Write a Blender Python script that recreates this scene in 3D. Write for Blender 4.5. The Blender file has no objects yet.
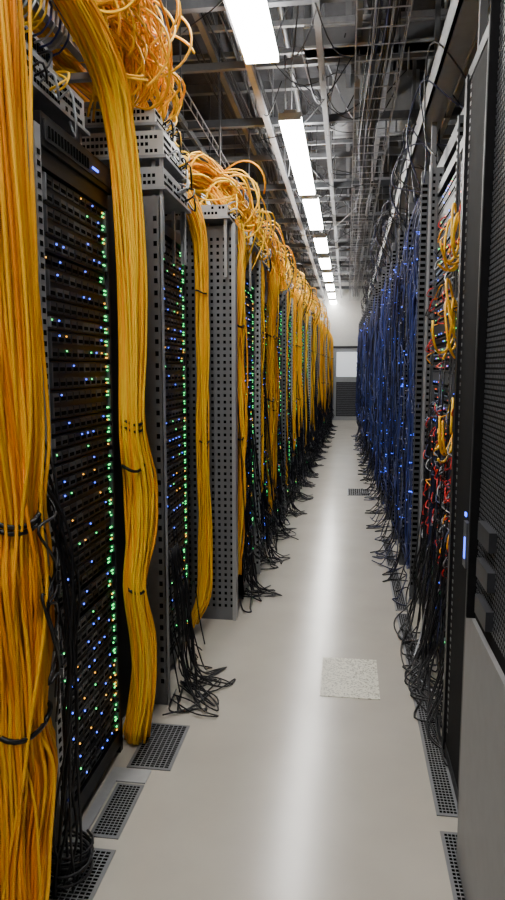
import bpy, math, random
import numpy as np
from mathutils import Vector, Matrix
random.seed(7); np.random.seed(7)
R=random.uniform

# ---------------------------------------------------------------- materials
MATS={}
def mat(name,col,rough=.5,metal=0,emit=None,es=0,noise=0,nscale=20,bump=0,spec=.5):
    m=bpy.data.materials.new(name); m.use_nodes=True
    nt=m.node_tree; b=nt.nodes['Principled BSDF']
    b.inputs['Base Color'].default_value=(*col,1)
    b.inputs['Roughness'].default_value=rough
    b.inputs['Metallic'].default_value=metal
    b.inputs['Specular IOR Level'].default_value=spec
    if emit:
        b.inputs['Emission Color'].default_value=(*emit,1); b.inputs['Emission Strength'].default_value=es
    if noise or bump:
        tc=nt.nodes.new('ShaderNodeTexCoord'); n=nt.nodes.new('ShaderNodeTexNoise')
        n.inputs['Scale'].default_value=nscale; n.inputs['Detail'].default_value=4
        nt.links.new(tc.outputs['Object'],n.inputs['Vector'])
        if noise:
            r=nt.nodes.new('ShaderNodeMapRange')
            r.inputs['From Min'].default_value=.3; r.inputs['From Max'].default_value=.7
            r.inputs['To Min'].default_value=1-noise; r.inputs['To Max'].default_value=1+noise
            mx=nt.nodes.new('ShaderNodeVectorMath'); mx.operation='SCALE'
            mx.inputs[0].default_value=col
            nt.links.new(n.outputs['Fac'],r.inputs['Value']); nt.links.new(r.outputs[0],mx.inputs['Scale'])
            nt.links.new(mx.outputs[0],b.inputs['Base Color'])
        if bump:
            bp=nt.nodes.new('ShaderNodeBump'); bp.inputs['Strength'].default_value=bump
            nt.links.new(n.outputs['Fac'],bp.inputs['Height']); nt.links.new(bp.outputs[0],b.inputs['Normal'])
    MATS[name]=m; return m
mat('floor_epoxy',(.44,.41,.355),.20,noise=.05,nscale=3)
mat('ceiling_dark',(.035,.036,.042),.8,noise=.3)
mat('wall_paint',(.50,.50,.48),.7,noise=.04)
mat('wall_dark',(.12,.12,.13),.8,noise=.1)
mat('black',(.008,.008,.010),.42,noise=.2,spec=.3)
mat('black_matte',(.006,.006,.007),.8,noise=.2,spec=.1)
mat('charcoal',(.022,.023,.028),.45,noise=.15,spec=.3)
mat('grey_post',(.15,.155,.165),.45,.2,noise=.08)
mat('light_grey',(.34,.35,.36),.42,.2,noise=.06)
mat('panel_grey',(.20,.20,.205),.5,0,noise=.05)
mat('steel',(.32,.33,.35),.38,.35,noise=.15)
mat('dark_steel',(.08,.085,.095),.45,.3,noise=.15)
mat('white_gear',(.50,.50,.48),.4,noise=.05)
mat('gear_blue_grey',(.15,.19,.26),.45,noise=.1)
mat('yellow_a',(.90,.45,.006),.42,spec=.3)
mat('yellow_b',(.95,.56,.014),.42,spec=.3)
mat('orange_a',(.90,.37,.004),.42,spec=.3)
mat('orange_b',(.78,.26,.002),.45,spec=.3)
mat('cable_black',(.006,.006,.008),.42,spec=.35)
mat('cable_blue',(.032,.05,.20),.42)
mat('cable_navy',(.010,.014,.050),.42)
mat('cable_slate',(.06,.075,.16),.45)
mat('cable_red',(.6,.012,.01),.4)
mat('cable_white',(.40,.42,.46),.4)
mat('hole',(.001,.001,.001),.9,spec=.05)
mat('led_green',(.0,.3,.1),emit=(.04,1,.2),es=3.6)
mat('led_blue',(.0,.05,.4),emit=(.04,.10,1),es=6.0)
mat('led_red',(.4,.02,.0),emit=(1,.10,.02),es=3)
mat('led_amber',(.4,.2,.0),emit=(1,.42,.03),es=3)
mat('lamp',(1,1,1),emit=(1,.975,.93),es=54)
mat('door_paint',(.26,.27,.28),.5,noise=.04)
mat('glass_glow',(.7,.74,.76),.3,emit=(.9,.95,1),es=.5)  # emission put into the door pane so it looks lit; not a lamp
m=mat('speckle_tile',(.7,.69,.64),.4)
nt=m.node_tree;b=nt.nodes['Principled BSDF'];tc=nt.nodes.new('ShaderNodeTexCoord');n=nt.nodes.new('ShaderNodeTexNoise')
n.inputs['Scale'].default_value=110;n.inputs['Detail'].default_value=1;cr=nt.nodes.new('ShaderNodeValToRGB')
cr.color_ramp.elements[0].position=.40;cr.color_ramp.elements[0].color=(.30,.29,.22,1)
cr.color_ramp.elements[1].position=.50;cr.color_ramp.elements[1].color=(.66,.64,.53,1)
nt.links.new(tc.outputs['Object'],n.inputs['Vector']);nt.links.new(n.outputs['Fac'],cr.inputs[0]);nt.links.new(cr.outputs[0],b.inputs['Base Color'])

# ---------------------------------------------------------------- mesh builder
class MB:
    def __init__(s): s.v=[];s.f=[];s.m=[];s.s=[];s.names=[]
    def mi(s,n):
        if n not in s.names: s.names.append(n)
        return s.names.index(n)
    def box(s,x0,x1,y0,y1,z0,z1,mt):
        if x0>x1:x0,x1=x1,x0
        if y0>y1:y0,y1=y1,y0
        k=len(s.v)
        s.v+=[(x0,y0,z0),(x1,y0,z0),(x1,y1,z0),(x0,y1,z0),(x0,y0,z1),(x1,y0,z1),(x1,y1,z1),(x0,y1,z1)]
        s.f+=[(k,k+3,k+2,k+1),(k+4,k+5,k+6,k+7),(k,k+1,k+5,k+4),(k+1,k+2,k+6,k+5),(k+2,k+3,k+7,k+6),(k+3,k,k+4,k+7)]
        i=s.mi(mt); s.m+=[i]*6; s.s+=[False]*6
    def tube(s,P,r,mt,sides=5):
        P=np.asarray(P,float); n=len(P)
        T=np.gradient(P,axis=0); T/= (np.linalg.norm(T,axis=1)[:,None]+1e-9)
        t=T[0]; ref=np.array([1,0,0]) if abs(t[0])<.7 else np.array([0,1,0])
        N=ref-t*ref.dot(t); N/=np.linalg.norm(N)
        k=len(s.v); ang=np.arange(sides)*2*math.pi/sides
        ca=np.cos(ang)[:,None]*r; sa=np.sin(ang)[:,None]*r
        out=[]
        for i in range(n):
            t=T[i]; N=N-t*N.dot(t); N/= (np.linalg.norm(N)+1e-9)
            B=np.cross(t,N)
            out.append(P[i]+ca*N+sa*B)
        s.v+=[tuple(q) for q in np.concatenate(out).tolist()]
        F=[]
        for i in range(n-1):
            a=k+i*sides;b=a+sides
            for j in range(sides):
                j2=(j+1)%sides
                F.append((a+j,a+j2,b+j2,b+j))
        F.append(tuple(k+j for j in range(sides))[::-1]); F.append(tuple(k+(n-1)*sides+j for j in range(sides)))
        s.f+=F; i=s.mi(mt); s.m+=[i]*len(F); s.s+=[True]*len(F)
    def obj(s,name,parent=None):
        me=bpy.data.meshes.new(name); me.from_pydata(s.v,[],s.f)
        for nme in s.names: me.materials.append(MATS[nme])
        me.polygons.foreach_set('material_index',s.m); me.polygons.foreach_set('use_smooth',s.s)
        me.update(); o=bpy.data.objects.new(name,me); bpy.context.scene.collection.objects.link(o)
        if parent: o.parent=parent
        return o
def catmull(C,n):
    C=np.asarray(C,float); K=len(C)
    E=np.vstack([2*C[0]-C[1],C,2*C[-1]-C[-2]])
    u=np.linspace(0,K-1-1e-6,n); i=u.astype(int); t=(u-i)[:,None]
    p0,p1,p2,p3=E[i],E[i+1],E[i+2],E[i+3]
    return .5*((2*p1)+(-p0+p2)*t+(2*p0-5*p1+4*p2-p3)*t*t+(-p0+3*p1-3*p2+p3)*t**3)
def bundle(mb,ctrl,n,r,mts,seg=30,wob=.008,sides=5,tw=1.5,out=0,outw=.03):
    C=catmull(ctrl,seg); S=np.linspace(0,1,seg)
    for i in range(n):
        o=i<n*out
        rho=math.sqrt(R(.0,1)) if not o else R(.85,1.12); th=R(0,6.283); k=R(-tw,tw)*(2 if o else 1)
        O=np.stack([rho*np.cos(th+k*S),rho*np.sin(th+k*S),np.full(seg,R(-1,1))],1)
        W=np.stack([np.sin(S*R(6,18)+R(0,6)) for _ in range(3)],1)*(outw if o else wob)*R(.3,1)
        P=C[:,:3]+C[:,3:6]*O+W
        P[:,2]=np.maximum(P[:,2],r+.002)
        mb.tube(P,r*R(.9,1.1),random.choice(mts),sides)
def ring(mb,c,rx,ry,r,mt,n=16):
    P=[(c[0]+rx*math.cos(a),c[1]+ry*math.sin(a),c[2]+.01*math.sin(a*2)) for a in np.linspace(0,6.29,n)]
    mb.tube(P,r,mt,5)
def loop(mb,c,rad,r,mt,ax,n=22,turn=1.0):
    a=Vector(ax).normalized(); u=a.orthogonal().normalized(); w=a.cross(u)
    ph=R(0,6); P=[]
    for i in range(n):
        t=ph+i/(n-1)*6.283*turn; rr=rad*(1+.15*math.sin(2*t+ph))
        P.append(Vector(c)+u*rr*math.cos(t)+w*rr*math.sin(t)+a*(i/n-.5)*rad*.5)
    mb.tube([tuple(p) for p in P],r,mt,5)
YEL=['yellow_a','yellow_b','yellow_a','yellow_b','orange_a']; ORG=['orange_a','orange_b','orange_a','yellow_a','yellow_a']

# ---------------------------------------------------------------- room
Y0,Y1=-2.0,19.5; XL,XR,ZC=-2.6,2.4,4.2
def shell(name,*a):
    mb=MB(); mb.box(*a); return mb.obj(name)
shell('floor',XL-.1,XR+.1,Y0-.1,Y1+.1,-.1,0,'floor_epoxy')
shell('ceiling',XL-.1,XR+.1,Y0-.1,Y1+.1,ZC,ZC+.1,'ceiling_dark')
shell('wall_left',XL-.1,XL,Y0,Y1,0,ZC,'wall_dark')
shell('wall_right',XR,XR+.1,Y0,Y1,0,ZC,'wall_dark')
shell('wall_back',XL,XR,Y0-.1,Y0,0,ZC,'wall_paint')
shell('wall_far',XL,XR,Y1,Y1+.1,0,ZC,'wall_paint')
mb=MB(); y=Y1-.002
mb.box(-.50,-.44,y-.05,y,0,2.12,'charcoal');mb.box(.44,.50,y-.05,y,0,2.12,'charcoal');mb.box(-.5,.5,y-.05,y,2.06,2.12,'charcoal')
mb.box(-.44,.44,y-.035,y-.002,0.005,2.06,'door_paint')
mb.box(-.30,.30,y-.042,y-.03,1.25,1.95,'glass_glow')
mb.box(-.30,.30,y-.040,y-.03,.12,1.1,'charcoal')
for i in range(18): mb.box(-.28,.28,y-.052,y-.036,.15+i*.052,.175+i*.052,'dark_steel')
mb.box(.36,.40,y-.10,y-.03,1.0,1.03,'steel');mb.box(.28,.40,y-.10,y-.085,1.0,1.03,'steel')
mb.obj('door_1')

def vent(name,x0,x1,y0,y1,nx,ny):
    mb=MB(); mb.box(x0,x1,y0,y1,0,.004,'grey_post')
    dx=(x1-x0-.02)/nx; dy=(y1-y0-.02)/ny
    for i in range(nx):
        for j in range(ny):
            mb.box(x0+.01+i*dx+dx*.12,x0+.01+(i+1)*dx-dx*.12,y0+.01+j*dy+dy*.22,y0+.01+(j+1)*dy-dy*.22,.003,.0052,'hole')
    return mb.obj(name)
vent('perforated_floor_tile',-.83,-.69,1.5,1.85,7,24)
vent('perforated_floor_tile',-.80,-.70,1.90,2.18,6,20)
vent('perforated_floor_tile',-.80,-.63,2.28,2.60,8,22)
for a,bb in [(1.75,2.08),(2.16,3.1),(3.15,4.05),(4.1,5.0),(5.05,5.9)]:
    vent('perforated_floor_tile',.325,.405,a,bb,5,int((bb-a)/.016))
vent('perforated_floor_tile',.03,.30,7.9,8.35,10,16)
mb=MB(); mb.box(-.10,.175,2.94,3.36,0,.003,'speckle_tile'); mb.obj('speckled_floor_tile')
mb=MB(); mb.box(-.845,-.70,2.19,2.27,0,.006,'light_grey'); mb.box(-.845,-.81,1.86,2.19,0,.006,'light_grey')
mb.obj('floor_cover_plate')

# ---------------------------------------------------------------- racks
def led(mb,x,s,y,z,mt,w=.0045,h=.004): mb.box(x-s*.001,x+s*.003,y,y+w,z,z+h,mt)
def rack(name,xf,s,y0,y1,h,seed,dens=1.0,side_mat='charcoal',z0=.03,lw=1.0,gear='server',blue=0):
    rnd=random.Random(seed); mb=MB(); D=.9
    X=lambda u: xf-s*u
    pw=.028
    mb.box(X(0),X(D),y0,y0+.012,z0,h,side_mat); mb.box(X(0),X(D),y1-.012,y1,z0,h,side_mat)
    mb.box(X(0),X(.04),y0,y0+pw,0,h,side_mat); mb.box(X(0),X(.04),y1-pw,y1,0,h,side_mat)
    mb.box(X(D-.04),X(D),y0,y0+pw,0,h,'black'); mb.box(X(D-.04),X(D),y1-pw,y1,0,h,'black')
    mb.box(X(-.003),X(D),y0,y1,h-.05,h,'black'); mb.box(X(0),X(D),y0,y1,z0,z0+.06,'black')
    mb.box(X(.10),X(.12),y0,y1,z0,h,'black_matte')
    for ya in (y0+pw,y1-pw-.016):
        mb.box(X(.012),X(.03),ya,ya+.016,z0+.06,h-.05,'dark_steel')
    a=y0+pw+.018; b=y1-pw-.018; W=b-a
    z=z0+.07; U=.0445
    while z<h-.10:
        k=rnd.choice([1,1,1,2]) if gear=='server' else rnd.choice([1,1,2])
        if z+k*U>h-.05: k=1
        zt=z+k*U-.004
        t=rnd.random()
        f=.008 if t<.8 else .02
        mb.box(X(f),X(.10),a,b,z,zt,'black' if t<.7 else 'charcoal')
        if gear=='server':
            nb=9
            for rr in range(k):
                zz=z+rr*U
                for j in range(nb):
                    ya=a+.02+j*(W-.04)/nb; yb=ya+(W-.04)/nb*.86
                    mb.box(X(f-.004),X(f+.002),ya,yb,zz+.006,zz+U-.010,'dark_steel' if rnd.random()<.4 else 'charcoal')
                    mb.box(X(f-.0046),X(f),ya+.004,yb-.004,zz+.011,zz+U-.022,'hole')
                    if rnd.random()<(.26+blue)*dens: led(mb,X(f-.004),s,ya+.004,zz+U-.019,rnd.choice(['led_blue','led_blue','led_green','led_blue','led_amber']) if not blue else 'led_blue',.0042*lw,.0038*lw)
                for q in range(4):
                    if rnd.random()<.7*dens and not blue: led(mb,X(f-.004),s,b-.014-(q%2)*.011,zz+.010+(q//2)*.013,'led_green' if rnd.random()<.82 else 'led_amber',.0052*lw,.0040*lw)
                if rnd.random()<.25*dens: led(mb,X(f-.004),s,a+.006,zz+.02,rnd.choice(['led_red','led_green','led_amber']),.006*lw,.005*lw)
            mb.box(X(f-.012),X(f),a,a+.008,z+.006,zt-.006,'steel' if rnd.random()<.25 else 'dark_steel')
            mb.box(X(f-.012),X(f),b-.006,b,z+.006,zt-.006,'dark_steel')
        else:
            mt=rnd.choice(['gear_blue_grey','charcoal','charcoal','dark_steel','black','dark_steel'])
            mb.box(X(f-.006),X(.05),a,b,z+.002,zt,mt)
            nb=24
            for j in range(nb):
                ya=a+.02+j*(W-.04)/nb
                mb.box(X(f-.0075),X(f),ya,ya+(W-.04)/nb*.7,z+.010,z+.024,'hole')
                if rnd.random()<.25: led(mb,X(f-.006),s,ya,z+.028,rnd.choice(['led_green','led_red','led_blue','led_red']),.007,.005)
        z+=k*U
    return mb.obj(name)

def post(mb,x0,x1,y0,y1,z1,mt='grey_post',face=True,s=1):
    mb.box(x0,x1,y0,y1,0,z1,mt)
    if face:
        n=max(1,int(abs(x1-x0)/.036)); w=abs(x1-x0)/n; xa=min(x0,x1)
        z=.08
        while z<z1-.05:
            for i in range(n):
                c=xa+(i+.5)*w
                mb.box(c-.0075,c+.0075,y0-.0015,y0+.001,z,z+.017,'hole')
            z+=.038
    z=.06; xe=max(x0,x1) if s>0 else min(x0,x1)
    while z<z1-.05:
        mb.box(xe-s*.001,xe+s*.0015,y0+(y1-y0)*.25,y1-(y1-y0)*.25,z,z+.014,'hole'); z+=.03

XF=-.855
rack('server_rack',XF,1,1.82,2.40,2.11,1,1.0,lw=1.1)
mb=MB(); mb.box(XF+.012,XF-.8,1.83,2.39,2.112,2.20,'black'); mb.box(XF+.016,XF,1.85,2.37,2.13,2.185,'charcoal'); led(mb,XF+.016,1,2.2,2.15,'led_blue',.05,.006)
for i in range(14): mb.box(XF+.015,XF+.018,1.87+i*.022,1.882+i*.022,2.14,2.172,'hole')
mb.obj('rack_top_switch')
mb=MB(); post(mb,-.90,-.83,1.765,1.80,2.15,'light_grey'); mb.box(-.99,-.90,1.70,1.81,0,2.2,'dark_steel')
mb.obj('vertical_cable_post')
rack('server_rack',-.90,1,.9,1.66,2.11,21,.5)
rack('server_rack',-.84,1,2.82,3.50,2.16,2,1.1,lw=1.2)
mb=MB(); post(mb,-.93,-.77,2.765,2.80,2.20,'grey_post',False); mb.box(-.95,-.93,2.5,2.79,0,2.2,'black'); mb.box(-.775,-.768,2.765,2.80,0,2.2,'light_grey')
z=.1
while z<2.15: mb.box(-.80,-.785,2.7635,2.766,z,z+.02,'hole'); z+=.05
mb.obj('vertical_cable_post')
mb=MB(); post(mb,-.93,-.64,3.81,3.85,2.29,'grey_post'); mb.box(-.652,-.63,3.80,3.87,0,2.30,'light_grey'); mb.box(-.93,-.63,3.85,3.9,2.2,2.3,'light_grey')
mb.obj('vertical_cable_post')
lf=lambda y:-.69+.016*max(0,y-4)
rf=lambda y:.47-.010*max(0,y-4.3)
mods=[]
y=3.92; i=0
while y<18.6:
    w=.80+.02*(i%3); xf=lf(y)
    rack('server_rack',xf+.045,1,y+.26,y+w-.02,2.12,40+i,1.0,side_mat='charcoal' if i%2 else 'dark_steel',lw=1.3)
    mb=MB(); post(mb,xf-.15,xf+(.085 if i%2==0 else .065),y+w,y+w+.03,2.24,'light_grey' if i%3==0 else 'grey_post')
    mb.obj('vertical_cable_post'); mods.append((y,xf)); y+=w+.04; i+=1
for (y,xf) in mods[:12]:
    mb=MB(); z=.35+R(0,.1)
    mb.box(xf-.10,xf-.02,y+.17,y+.25,0,2.15,'dark_steel')
    while z<2.05:
        hgt=R(.04,.12); mb.box(xf-.03,xf+.055,y+.17,y+.25,z,z+hgt,random.choice(['white_gear','light_grey','charcoal','gear_blue_grey','black']))
        for q in range(3): mb.box(xf+.05,xf+.058,y+.178+q*.024,y+.19+q*.024,z+.01,z+.03,'hole')
        z+=hgt+R(.02,.1)
    mb.obj('vertical_patch_panel')

# ---------------------------------------------------------------- yellow bundles
mb=MB()
bundle(mb,[(-.86,1.47,2.75,.10,.18,.0),(-.83,1.50,2.45,.08,.145,0),(-.82,1.53,2.0,.06,.13,0),(-.815,1.54,1.6,.055,.12,0),(-.81,1.54,1.32,.05,.095,0),(-.81,1.53,1.13,.045,.06,0),
  (-.81,1.54,.98,.055,.10,0),(-.81,1.55,.80,.055,.11,0),(-.81,1.53,.60,.05,.085,0),(-.81,1.55,.45,.055,.11,0),(-.82,1.52,.28,.05,.09,0),(-.83,1.50,.12,.06,.10,0),(-.86,1.43,.03,.08,.13,0)],175,.0048,ORG,seg=50,wob=.013,sides=6,tw=2,out=.14,outw=.028)
for z,rx,ry in [(1.13,.056,.07),(1.115,.056,.072),(.60,.06,.095)]: ring(mb,(-.81,1.53,z),rx,ry,.007,'cable_black',22)
mb.obj('orange_cable_bundle')
mb=MB()
bundle(mb,[(-.84,1.70,1.30,.02,.03,0),(-.76,1.67,1.12,.02,.03,0),(-.74,1.69,.9,.02,.04,0),(-.75,1.68,.55,.02,.04,0),(-.76,1.66,.2,.02,.04,0),(-.78,1.66,.01,.05,.05,0)],8,.004,['cable_black'],seg=34,wob=.02)
for k in range(7):
    z=R(.8,1.2); mb.tube(catmull([(-.86,1.70,z+.1),(-.76,1.62+R(-.05,.05),z),(-.735,1.52+R(-.06,.06),z-R(.0,.1)),(-.74,1.60,z-R(.1,.25)),(-.80,1.70,z-.3)],20),.004,'cable_black',5)
mb.obj('black_cable_bundle')
mb=MB()
bundle(mb,[(-1.15,1.2,3.05,.10,.14,.05),(-.98,1.62,2.85,.07,.10,.05),(-.86,1.96,2.66,.05,.07,.04),(-.81,2.25,2.50,.045,.065,.03),(-.80,2.39,2.27,.04,.06,.0),(-.79,2.43,1.9,.04,.052,0),(-.79,2.43,1.6,.035,.05,0),
  (-.79,2.40,1.28,.03,.038,0),(-.78,2.46,1.05,.04,.082,0),(-.78,2.44,.85,.04,.07,0),(-.79,2.40,.66,.03,.045,0),(-.78,2.46,.42,.038,.072,0),(-.79,2.47,.2,.04,.05,0),(-.82,2.46,.02,.04,.055,0)],95,.0046,YEL,seg=56,wob=.013,sides=6,tw=2,out=.15,outw=.028)
for z,ry in [(1.30,.042),(1.275,.042),(1.13,.062),(.66,.05)]: ring(mb,(-.79,2.41,z),.038,ry,.006,'cable_black',18)
mb.obj('yellow_cable_bundle')
mb=MB()
bundle(mb,[(-1.02,3.42,2.5,.04,.06,.03),(-.90,3.48,2.44,.035,.05,.03),(-.80,3.54,2.28,.03,.045,.01),(-.775,3.58,2.0,.025,.04,0),(-.775,3.58,1.5,.025,.04,0),(-.775,3.57,1.1,.025,.035,0),(-.77,3.59,.6,.028,.05,0),(-.78,3.59,.25,.03,.045,0),(-.85,3.58,.05,.03,.04,0)],38,.0045,YEL,seg=36,wob=.014,out=.2,outw=.028)
for z in (1.9,1.1): ring(mb,(-.775,3.58,z),.032,.042,.005,'cable_black',14)
mb.obj('yellow_cable_bundle')
for i,(y,xf) in enumerate(mods):
    far=y>9
    specs=[(y+.08,28,.05,xf+.045)]
    if i%3==1: specs.append((y+.56,14,.035,xf+.075))
    for (yc,nn,sy,xb) in specs:
        mb=MB(); n=nn if not far else nn//2
        zb=R(.15,.75) if i else .22
        bundle(mb,[(xf-.25,yc-.05,2.60,.05,.06,.03),(xf-.10,yc-.03,2.50,.04,.06,.03),(xb-.01,yc,2.28,.028,sy,0),(xb,yc+R(-.02,.02),1.9,.022,sy,0),(xb,yc+R(-.02,.02),1.4,.022,sy*.8,0),
            (xb+.005,yc+R(-.02,.02),1.0,.028,sy*1.1,0),(xb-.005,yc,max(.5,zb+.15),.022,sy*.7,0),(xb-.02,yc,zb,.02,sy*.6,0)],n,.0048 if not far else .0075,YEL,seg=30 if not far else 16,wob=.016,sides=5 if not far else 4,tw=2,out=.2,outw=.03)
        for z in (1.75,R(1,1.3)): ring(mb,(xb,yc,z),.030,sy*1.05,.006,'cable_black',12)
        mb.obj('yellow_cable_bundle')

mb=MB()
for x in (-1.35,-.98):
    mb.box(x,x+.03,.0,19.2,2.60,2.68,'steel')
y=.1
while y<19.1: mb.box(-1.35,-.95,y,y+.03,2.605,2.63,'steel'); y+=.28
y=.6
while y<19: 
    for x in (-1.345,-.965): mb.box(x,x+.012,y,y+.012,2.66,ZC,'dark_steel')
    y+=1.5
mb.obj('overhead_cable_ladder')
mb=MB()
ctr=[( -1.16+R(-.05,.05), y, 2.72+R(0,.03), .14,.02,.05) for y in np.arange(0,19.3,1.2)]
bundle(mb,ctr,60,.006,YEL,seg=90,wob=.03,sides=4,tw=6)
ctr=[( -.90+R(-.05,.05)+.016*max(0,y-4), y, 2.50+R(-.04,.08), .08,.02,.05) for y in np.arange(4.3,19.3,.7)]
bundle(mb,ctr,40,.006,YEL,seg=90,wob=.04,sides=4,tw=8)
mb.obj('overhead_yellow_cable_run')
mb=MB()
for k in range(50):
    c=(R(-1.05,-.82),R(2.35,3.0),R(2.68,2.96)); loop(mb,c,R(.09,.2),.0055,random.choice(YEL),(R(-.4,.4),R(-.9,-.4),R(-.4,.4)),28,R(.4,.85))
for k in range(75):
    a=(R(-1.25,-.9),R(1.6,2.3),R(2.75,3.1)); b=(R(-1.08,-.84),R(2.75,3.35),R(2.5,2.75)); m=((a[0]+b[0])/2+R(0,.18),(a[1]+b[1])/2+R(-.1,.25),R(2.76,3.05))
    mb.tube(catmull([a,m,(b[0]+R(.0,.12),b[1]-.05,b[2]+R(.1,.2)),b],24),.0055,random.choice(YEL),5)
mb.obj('tangled_yellow_cables')
mb=MB()
for k in range(120):
    y=3.9+random.random()**1.3*9; x=lf(y)
    c=(x+R(-.20,.06),y,2.44+R(-.10,.14)); loop(mb,c,R(.06,.16),.0055,random.choice(YEL),(R(-.6,.6),R(-.8,-.2),R(-.6,.6)),20,R(.35,.85))
for k in range(75):
    a=(-.95+R(-.1,.1),3.35+R(-.1,.3),2.46+R(-.03,.06)); y2=R(4.3,7); x2=lf(y2)
    mb.tube(catmull([a,(-.86+R(-.05,.08),3.9+R(-.1,.2),2.56+R(-.05,.12)),((-.8+x2)/2+R(-.04,.12),(3.9+y2)/2,2.50+R(-.08,.12)),(x2+R(-.05,.06),y2-.1,2.40+R(-.05,.05)),(x2+R(-.02,.05),y2,2.2)],24),.0055,random.choice(YEL),5)
for k in range(70):
    y=R(4,16); x=lf(y)
    mb.tube(catmull([(x-.2,y,2.6),(x+R(0,.1),y+R(0,.2),2.52+R(0,.2)),(x+R(.02,.16),y+R(.1,.4),2.42),(x+R(.0,.06),y+R(.1,.6),2.1)],16),.0055,random.choice(YEL+['cable_black']),4)
mb.obj('tangled_yellow_cables')

def topgear(name,x0,x1,y0,y1,z0,z1,mt='white_gear'):
    mb=MB(); mb.box(x0,x1,y0,y1,z0,z1,mt); mb.box(x0-.02,x1+.015,y0-.01,y1+.01,z0-.012,z0,'steel')
    mb.box(x0+.004,x1-.006,y0+.004,y1-.004,z1,z1+.003,'steel')
    for i in range(int((y1-y0)/.02)-1):
        for j in range(max(1,int((z1-z0)/.03))):
            if random.random()<.85: mb.box(x1-.001,x1+.002,y0+.012+i*.02,y0+.026+i*.02,z0+.012+j*.028,z0+.026+j*.028,'hole')
    for i in range(int((x1-x0)/.02)-1):
        for j in range(max(1,int((z1-z0)/.03))):
            if random.random()<.85: mb.box(x0+.012+i*.02,x0+.025+i*.02,y0-.002,y0+.001,z0+.012+j*.028,z0+.026+j*.028,'hole')
    for yy in (y0+.01,y1-.03):
        for xx in (x0,x1-.02): mb.box(xx,xx+.015,yy,yy+.015,2.0,z0,'steel')
    for q in range(6):
        yy=R(y0+.02,y1-.02); mb.tube(catmull([(x1,yy,z0+.03),(x1+.04,yy,z0+.05),(x1+.03,yy+.05,z0+R(-.1,.15)),(x1-.05,yy+.1,z1+.03)],9),.004,random.choice(['cable_black','yellow_b','cable_white','cable_black']),4)
    mb.obj(name)
topgear('rack_top_patch_panel',-1.25,-.90,1.85,2.30,2.30,2.40,'light_grey')
topgear('rack_top_patch_panel',-1.20,-.78,2.86,3.30,2.26,2.34,'light_grey')
topgear('rack_top_patch_panel',-1.16,-.79,2.90,3.30,2.40,2.50,'white_gear')
topgear('rack_top_patch_panel',-1.16,-.83,2.92,3.28,2.54,2.60,'white_gear')
topgear('rack_top_patch_panel',-1.10,-.66,3.72,3.98,2.32,2.38,'light_grey')
topgear('rack_top_patch_panel',-1.02,-.62,4.4,4.8,2.30,2.38,'white_gear')
for (y,xf) in mods[1:8:2]: topgear('rack_top_patch_panel',xf-.35,xf+.06,y+.1,y+.5,2.26,2.34)
mb=MB()
for (x,y,z) in [(-1.0,1.2,2.62),(-1.05,1.75,2.44)]:
    mb.box(x-.12,x+.10,y,y+.42,z,z+.06,'gear_blue_grey'); 
    for i in range(12): mb.box(x+.10,x+.103,y+.02+i*.032,y+.042+i*.032,z+.015,z+.045,'hole')
    for i in range(12):
        yy=y+.03+i*.032; mb.tube(catmull([(x+.10,yy,z+.03),(x+.15,yy,z+.05),(x+.16,yy+.03,z+.14),(x+.05,yy+.06,z+.3)],9),.004,random.choice(['cable_white','yellow_b','cable_blue']),4)
mb.obj('overhead_patch_panel')

# ---------------------------------------------------------------- black cables (left)
def spill(mb,x,y,z,dx,n,r=.004,mts=('cable_black',),loops=True):
    for i in range(n):
        y_=y+R(-.08,.08); s=1 if dx>0 else -1; L=abs(dx)
        P=[(x,y_,z),(x+s*R(.01,.05),y_+R(-.03,.03),z*.55),(x+s*R(.02,.08),y_+R(-.05,.05),.12)]
        a=(x+s*R(.06,L),y_+R(-.15,.15),.008); P.append(a)
        if loops:
            P.append((a[0]+s*R(0,.08),a[1]+R(-.12,.1),.008)); P.append((a[0]-s*R(.02,.08),a[1]+R(-.15,.05),.012)); P.append((x,a[1]+R(-.1,.1),.02))
        C=catmull(P,30); C[:,2]=np.maximum(C[:,2],r+.003+.004*random.random()); mb.tube(C,r,random.choice(mts),5)
for i,(y,xf) in enumerate(mods[:16]):
    mb=MB(); r=.004 if y<9 else .006
    for k in range(16):
        y_=y+R(.0,.7); x=xf+R(.03,.08); z0=R(.6,1.7); zb=R(.08,.45)
        C=catmull([(x-.02,y_,z0),(x+R(0,.03),y_+R(-.03,.03),z0*.6+.1),(x+R(.02,.08),y_+R(-.05,.05),zb+.08),(x+R(.04,.13),y_+R(-.08,.02),zb),(x+R(.02,.08),y_+R(-.12,.0),zb+R(.02,.15))],20)
        mb.tube(C,r,'cable_black',5)
    spill(mb,xf+.04,y+.3,.7,.18,9,r)
    mb.obj('loose_black_cables')
mb=MB(); spill(mb,-.76,2.86,.7,.22,9,.0036,loops=True); spill(mb,-.74,2.95,.5,.12,8,.0036)
for k in range(12):
    y_=R(2.85,3.5);mb.tube(catmull([(-.82,y_,R(.3,.9)),(-.80,y_+R(-.05,.05),.35),(-.77,y_+R(-.05,.05),.15),(-.73,y_+R(-.1,.1),.03)],18),.0036,'cable_black',5)
mb.obj('loose_black_cables')
mb=MB()
for k in range(9):
    loop(mb,(-.80+R(-.02,.02),1.74+R(-.03,.03),.03+k*.006),R(.04,.09),.004,'cable_black',(R(-.1,.1),R(-.1,.1),1),24,1.4)
mb.obj('coiled_black_cable')

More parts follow.
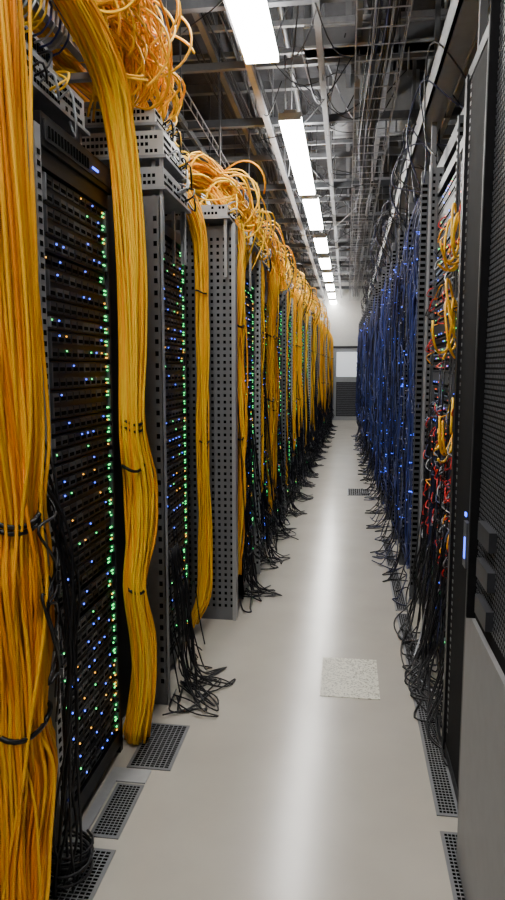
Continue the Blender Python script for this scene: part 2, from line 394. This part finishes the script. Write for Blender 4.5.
# ---------------------------------------------------------------- right side
mb=MB()
xn=.358
mb.box(xn,1.3,.6,1.96,0,.80,'panel_grey')
mb.box(xn+.03,1.3,.6,1.92,.80,3.0,'black_matte')
mb.box(xn,xn+.012,1.905,1.955,.80,3.0,'light_grey'); mb.box(xn,xn+.03,1.95,1.96,.80,3.0,'dark_steel')
mb.box(xn+.012,xn+.03,.9,1.905,.80,3.0,'black_matte')
for j in range(158):
    for i in range(32):
        yy=1.32+i*.018+(j%2)*.009; z=.84+j*.0135
        mb.box(xn+.0105,xn+.013,yy,yy+.009,z,z+.008,'dark_steel')
mb.box(xn-.012,xn+.012,1.885,1.90,.80,3.0,'black_matte')
for z in (1.05,.95,.85):  mb.box(xn-.008,xn+.012,1.66,1.80,z,z+.05,'charcoal')
mb.obj('mesh_door_cabinet')
mb=MB()
mb.box(.403,.425,2.16,2.54,.03,2.50,'black_matte')
mb.box(.393,.430,2.52,2.56,.03,2.50,'black')
mb.box(.393,.41,2.15,2.17,.03,2.52,'charcoal')
mb.box(.40,.43,2.16,2.54,.02,.06,'black');mb.box(.40,.43,2.16,2.54,2.48,2.52,'black')
z=.12
while z<2.45:
    mb.box(.4015,.404,2.48,2.495,z,z+.012,'grey_post'); z+=.028
mb.box(.392,.404,2.20,2.25,.85,1.0,'dark_steel'); mb.box(.390,.394,2.21,2.23,1.02,1.032,'led_blue');mb.box(.390,.394,2.21,2.225,.88,.95,'led_blue')
for z in (.4,1.4,2.3): mb.box(.425,.49,2.51,2.54,z,z+.06,'dark_steel')
mb.box(.47,1.3,2.0,2.60,0,2.5,'black_matte')
mb.obj('rack_door')
rack('open_equipment_rack',.51,-1,2.64,3.42,2.55,71,1,gear='switch',side_mat='dark_steel')
rack('open_equipment_rack',.51,-1,3.45,4.22,2.55,72,1,gear='switch',side_mat='dark_steel')
mb=MB()
post(mb,.475,.55,4.25,4.28,2.68,'grey_post',True,-1); post(mb,.50,.53,3.42,3.45,2.68,'dark_steel',True,-1)
mb.box(.47,.48,4.24,4.30,0,2.70,'steel')
mb.obj('perforated_upright')
mb=MB()
for z,nn in ((2.10,6),(1.70,6),(1.20,5)):
    for k in range(nn):
        c=(.475+R(-.015,.01),3.25+R(-.07,.07),z+R(-.04,.04)); loop(mb,c,R(.09,.15),.0058,random.choice(['yellow_a','yellow_b']),(1,R(-.5,-.2),R(-.2,.2)),24,R(.5,.85))
mb.obj('yellow_patch_cables')
mb=MB()
for k in range(170):
    y_=R(2.65,4.2); z=R(.5,1.35) if k%4 else R(1.5,2.3); c=random.choice(['cable_red','cable_red','cable_red','cable_black','cable_slate','cable_black','cable_navy','orange_a','cable_white'])
    mb.tube(catmull([(.505,y_,z),(.480,y_+R(-.03,.03),z-.01),(.468,y_+R(-.08,.08),z-R(.02,.07)),(.50,y_+R(-.1,.1),z-R(.02,.08))],10),.0034,c,4)
for k in range(40):
    y_=R(2.7,4.2); mb.tube(catmull([(.49,y_,R(.5,1.6)),(.475,y_+R(-.05,.05),.5),(.47,y_+R(-.08,.08),.35),(.45,y_+R(-.08,.08),.2),(.48,y_,.08)],18),.0036,random.choice(['cable_black','cable_black','cable_black','cable_navy']),4)
mb.obj('mixed_patch_cables')
y=4.34;i=0
while y<18.6:
    w=.78; xf=rf(y)
    rack('server_rack',xf+.03,-1,y,y+w-.02,2.45,90+i,1.2,gear='server',blue=.25,lw=1.5)
    mb=MB(); far=y>8.5
    n=95 if y<7 else (70 if not far else 45); r=.0033 if y<7 else (.0045 if not far else .007)
    for k in range(n):
        y_=y+R(0,w); x=xf-R(-.01,.055); zt=R(2.2,2.72) if random.random()<.7 else R(1.,2.); zb=R(.05,.7) if random.random()<.6 else R(.7,1.7)
        P=[(x+.06,y_,zt)]
        m=5
        for q in range(1,m): P.append((x+R(-.02,.02),y_+R(-.06,.06),zt+(zb-zt)*q/m))
        P.append((x+R(-.03,.03),y_+R(-.06,.06),zb)); 
        if random.random()<.5: P.append((x+R(-.05,.03),y_+R(-.1,.1),zb+R(.05,.2)))
        mb.tube(catmull(P,20 if not far else 12),r,random.choice(['cable_blue','cable_navy','cable_blue','cable_black','cable_slate','cable_navy','cable_black']),4)
    for k in range(380 if not far else 110):
        y_=y+R(0,w); z=R(.3,2.45); xx=xf-R(-.01,.055); q=.005 if not far else .008
        mb.box(xx,xx+.02,y_,y_+q,z,z+q,random.choice(['cable_white','cable_blue','cable_slate','cable_white','led_blue']))
    mb.obj('blue_cable_curtain')
    mb=MB(); yy=y-.015
    mb.box(xf-.042,xf+.03,yy,yy+.018,0,2.68,'dark_steel')
    z=.1
    while z<2.6: mb.box(xf-.035,xf-.005,yy-.003,yy,z,z+.018,'hole'); mb.box(xf-.0435,xf-.042,yy+.004,yy+.013,z,z+.014,'hole'); z+=.036
    mb.obj('perforated_upright')
    y+=w; i+=1
mb=MB(); 
for k in range(26):
    y0=R(3.2,4.2); x0=.48
    P=[(x0,y0,R(.4,.8)),(x0-.05,y0+R(-.05,.05),.3),(x0-R(.04,.10),y0+R(-.1,.1),.08),(.43-R(.02,.13),y0-R(.0,.3),.012),(.40-R(0,.1),y0-R(.2,.45),.012),(.46,y0-R(.3,.6),.02),(.5,y0-R(.1,.4),.04)]
    C=catmull(P,34);C[:,2]=np.maximum(C[:,2],.008);mb.tube(C,.004,random.choice(['cable_black']*8+['cable_white']),5)
for k in range(20):
    y0=R(2.7,3.6)
    P=[(.50,y0,R(.2,.5)),(.42,y0,.12),(.38+R(-.03,.03),y0-.1,.02),(.40,y0-R(.2,.4),.012),(.46,y0-R(.2,.5),.03)]
    C=catmull(P,24);C[:,2]=np.maximum(C[:,2],.008);mb.tube(C,.004,'cable_black',5)
mb.obj('loose_black_cables')
mb=MB()
for k in range(90):
    y0=4.4+k*.12+R(0,.1); xf=rf(y0); spill(mb,xf-.02,y0,R(.3,.7),-.16,1,.0045 if y0<9 else .007,('cable_black','cable_black','cable_navy'))
mb.obj('loose_black_cables')

# ---------------------------------------------------------------- overhead structure
mb=MB()
mb.box(.44,.56,1.0,19.3,3.02,3.035,'light_grey'); mb.box(.44,.455,1.0,19.3,3.02,3.17,'light_grey'); mb.box(.44,.56,1.0,19.3,3.155,3.17,'light_grey')
y=1.4
while y<19.2: 
    mb.box(.50,.53,y,y+.03,2.56 if y>2.6 else 3.0,ZC,'grey_post'); y+=1.55
mb.obj('overhead_support_rail')
mb=MB()
for x in (.58,.92): mb.box(x,x+.03,1.0,19.2,2.76,2.85,'dark_steel')
y=1.1
while y<19.1: mb.box(.58,.95,y,y+.03,2.77,2.79,'dark_steel'); y+=.3
y=1.5
while y<19.2: mb.box(.585,.6,y,y+.015,2.8,ZC,'dark_steel'); y+=1.7
mb.obj('overhead_cable_ladder')
mb=MB()
for k in range(90):
    y0=R(3.5,16); mb.tube(catmull([(R(.5,.8),y0,2.85),(R(.35,.5),y0+R(-.1,.2),R(2.9,3.2)),(R(.25,.45),y0+R(.1,.5),R(2.7,3.1)),(.44,y0+R(0,.8),2.6)],18),.0045,random.choice(['cable_black','cable_black','cable_navy']),4)
mb.obj('overhead_black_cables')
mb=MB()
y=1.2;k=0
while y<19.3:
    z=[3.62,3.86,3.5,3.95,3.74][k%5]; t=[.04,.03,.05,.06,.03][k%5]; mt=['grey_post','steel','dark_steel','grey_post','steel'][k%5]
    mb.box(XL,XR,y,y+t,z,z+t*1.2,mt); y+=R(.28,.5);k+=1
for x,z,mt in ((-.68,3.42,'steel'),(-.22,3.46,'grey_post'),(.02,3.66,'grey_post'),(.22,3.55,'steel'),(.34,3.80,'grey_post'),(-1.0,3.7,'grey_post'),(-1.4,3.5,'dark_steel'),(-.05,3.9,'dark_steel'),(.75,3.5,'steel'),(1.1,3.7,'grey_post'),(-1.9,3.6,'dark_steel')):
    mb.box(x,x+.04,.5,19.4,z,z+.04,mt)
y=1.5
while y<19.3:
    for x in (-.67,-.21,.03,.35): mb.box(x+.012,x+.022,y,y+.01,3.42,ZC,'steel')
    y+=1.1
mb.obj('ceiling_strut_grid')
mb=MB(); mb.box(-.32,XR-.01,4.75,4.87,3.60,3.74,'grey_post'); mb.box(-.32,XR-.01,4.73,4.89,3.60,3.615,'light_grey'); mb.box(-.32,XR-.01,4.73,4.89,3.73,3.745,'light_grey')
mb.box(-.32,-.28,4.76,4.86,3.7,ZC,'grey_post')
# ventilation duct in the ceiling void
mb.obj('steel_cross_beam')
mb=MB(); mb.box(-.15,.55,6.2,6.75,3.7,4.0,'steel'); mb.box(-.17,.57,6.18,6.22,3.68,4.02,'light_grey'); mb.box(-.17,.57,6.73,6.77,3.68,4.02,'light_grey'); mb.box(.05,.35,6.22,6.73,4.0,ZC,'steel')
mb.obj('ventilation_duct')
mb=MB()
for (xa,xb,z) in ((.02,.30,3.36),(-1.5,-1.15,3.35)):
    for x in np.linspace(xa,xb,4): mb.box(x-.003,x+.003,3.0,19.3,z,z+.006,'steel')
    for x in (xa,xb): mb.box(x-.004,x+.004,3.0,19.3,z+.07,z+.078,'steel')
    y=3.0
    while y<19.3:
        mb.box(xa,xb,y,y+.006,z,z+.006,'steel'); mb.box(xa-.003,xa+.003,y,y+.006,z,z+.075,'steel'); mb.box(xb-.003,xb+.003,y,y+.006,z,z+.075,'steel'); y+=.2
    y=3.2
    while y<19.2:
        for x in (xa,xb): mb.box(x-.005,x+.005,y,y+.01,z,ZC,'dark_steel')
        y+=1.5
mb.obj('wire_basket_tray')
mb=MB()
bundle(mb,[(.16+R(-.04,.04),y,3.39+R(0,.04),.09,.02,.02) for y in np.arange(3.0,19.3,1.1)],18,.006,['cable_black','cable_black','cable_navy'],seg=70,wob=.02,sides=4,tw=4)
bundle(mb,[(-.9+R(-.1,.1),y,3.75+R(-.05,.05),.25,.02,.08) for y in np.arange(1.2,19.3,1.1)],24,.007,['cable_black'],seg=70,wob=.05,sides=4,tw=4)
for k in range(85):
    a=(R(-1.0,.4),R(2.2,15),R(3.5,3.9)); b=(R(-1.0,.5),a[1]+R(.2,1.4),R(3.4,3.9)); m=((a[0]+b[0])/2,(a[1]+b[1])/2,min(a[2],b[2])-R(.02,.25))
    mb.tube(catmull([a,m,b],16),.0045,random.choice(['cable_black']*7+['cable_white']),4)
mb.obj('overhead_black_cables')
mb=MB()
for x,z,mt in ((-.5,3.98,'steel'),(.1,4.08,'grey_post'),(.28,4.08,'steel'),(.62,3.95,'light_grey'),(-.9,4.0,'steel')):
    mb.tube([(x,y,z) for y in np.linspace(0,19.4,8)],.022,mt,8)
    for y in np.arange(1,19,2.): mb.box(x-.006,x+.006,y,y+.012,z,ZC,'steel')
mb.obj('ceiling_conduit')

# ---------------------------------------------------------------- lamps
def lamp(xc,y0,y1,z=3.30,w=.17):
    e=MB(); h=w/2
    e.box(xc-h,xc+h,y0,y1,z,z+.045,'lamp')
    e.box(xc-.045,xc+.045,y0-.012,y1+.012,z+.045,z+.07,'light_grey')
    e.box(xc-h-.004,xc+h+.004,y0-.012,y0,z,z+.05,'white_gear'); e.box(xc-h-.004,xc+h+.004,y1,y1+.012,z,z+.05,'white_gear')
    for yy in (y0+.15,y1-.15): e.tube([(xc,yy,z+.05),(xc,yy,ZC)],.004,'steel',5)
    e.obj('fluorescent_light')
lamp(-.52,-1.5,-.2); lamp(-.52,.3,1.8)  # unseen fixtures added over and behind the camera to light the scene
lamp(-.53,2.75,4.20,3.30,.19)
lamp(-.445,5.15,7.3,3.30,.16); lamp(-.42,7.42,9.0,3.28,.16)
y=9.7
while y<18.5: lamp(-.41,y,y+1.2); y+=1.75

w=bpy.data.worlds.new('world'); bpy.context.scene.world=w; w.use_nodes=True
w.node_tree.nodes['Background'].inputs[0].default_value=(.5,.55,.6,1); w.node_tree.nodes['Background'].inputs[1].default_value=.3

cd=bpy.data.cameras.new('camera'); co=bpy.data.objects.new('camera',cd); bpy.context.scene.collection.objects.link(co)
co.location=(0,0,1.5); co.rotation_euler=(math.radians(90-6.98),0,math.radians(7.97))
cd.sensor_fit='VERTICAL'; cd.sensor_height=24; cd.lens=24*670/900; cd.clip_start=.05; cd.clip_end=100
bpy.context.scene.camera=co
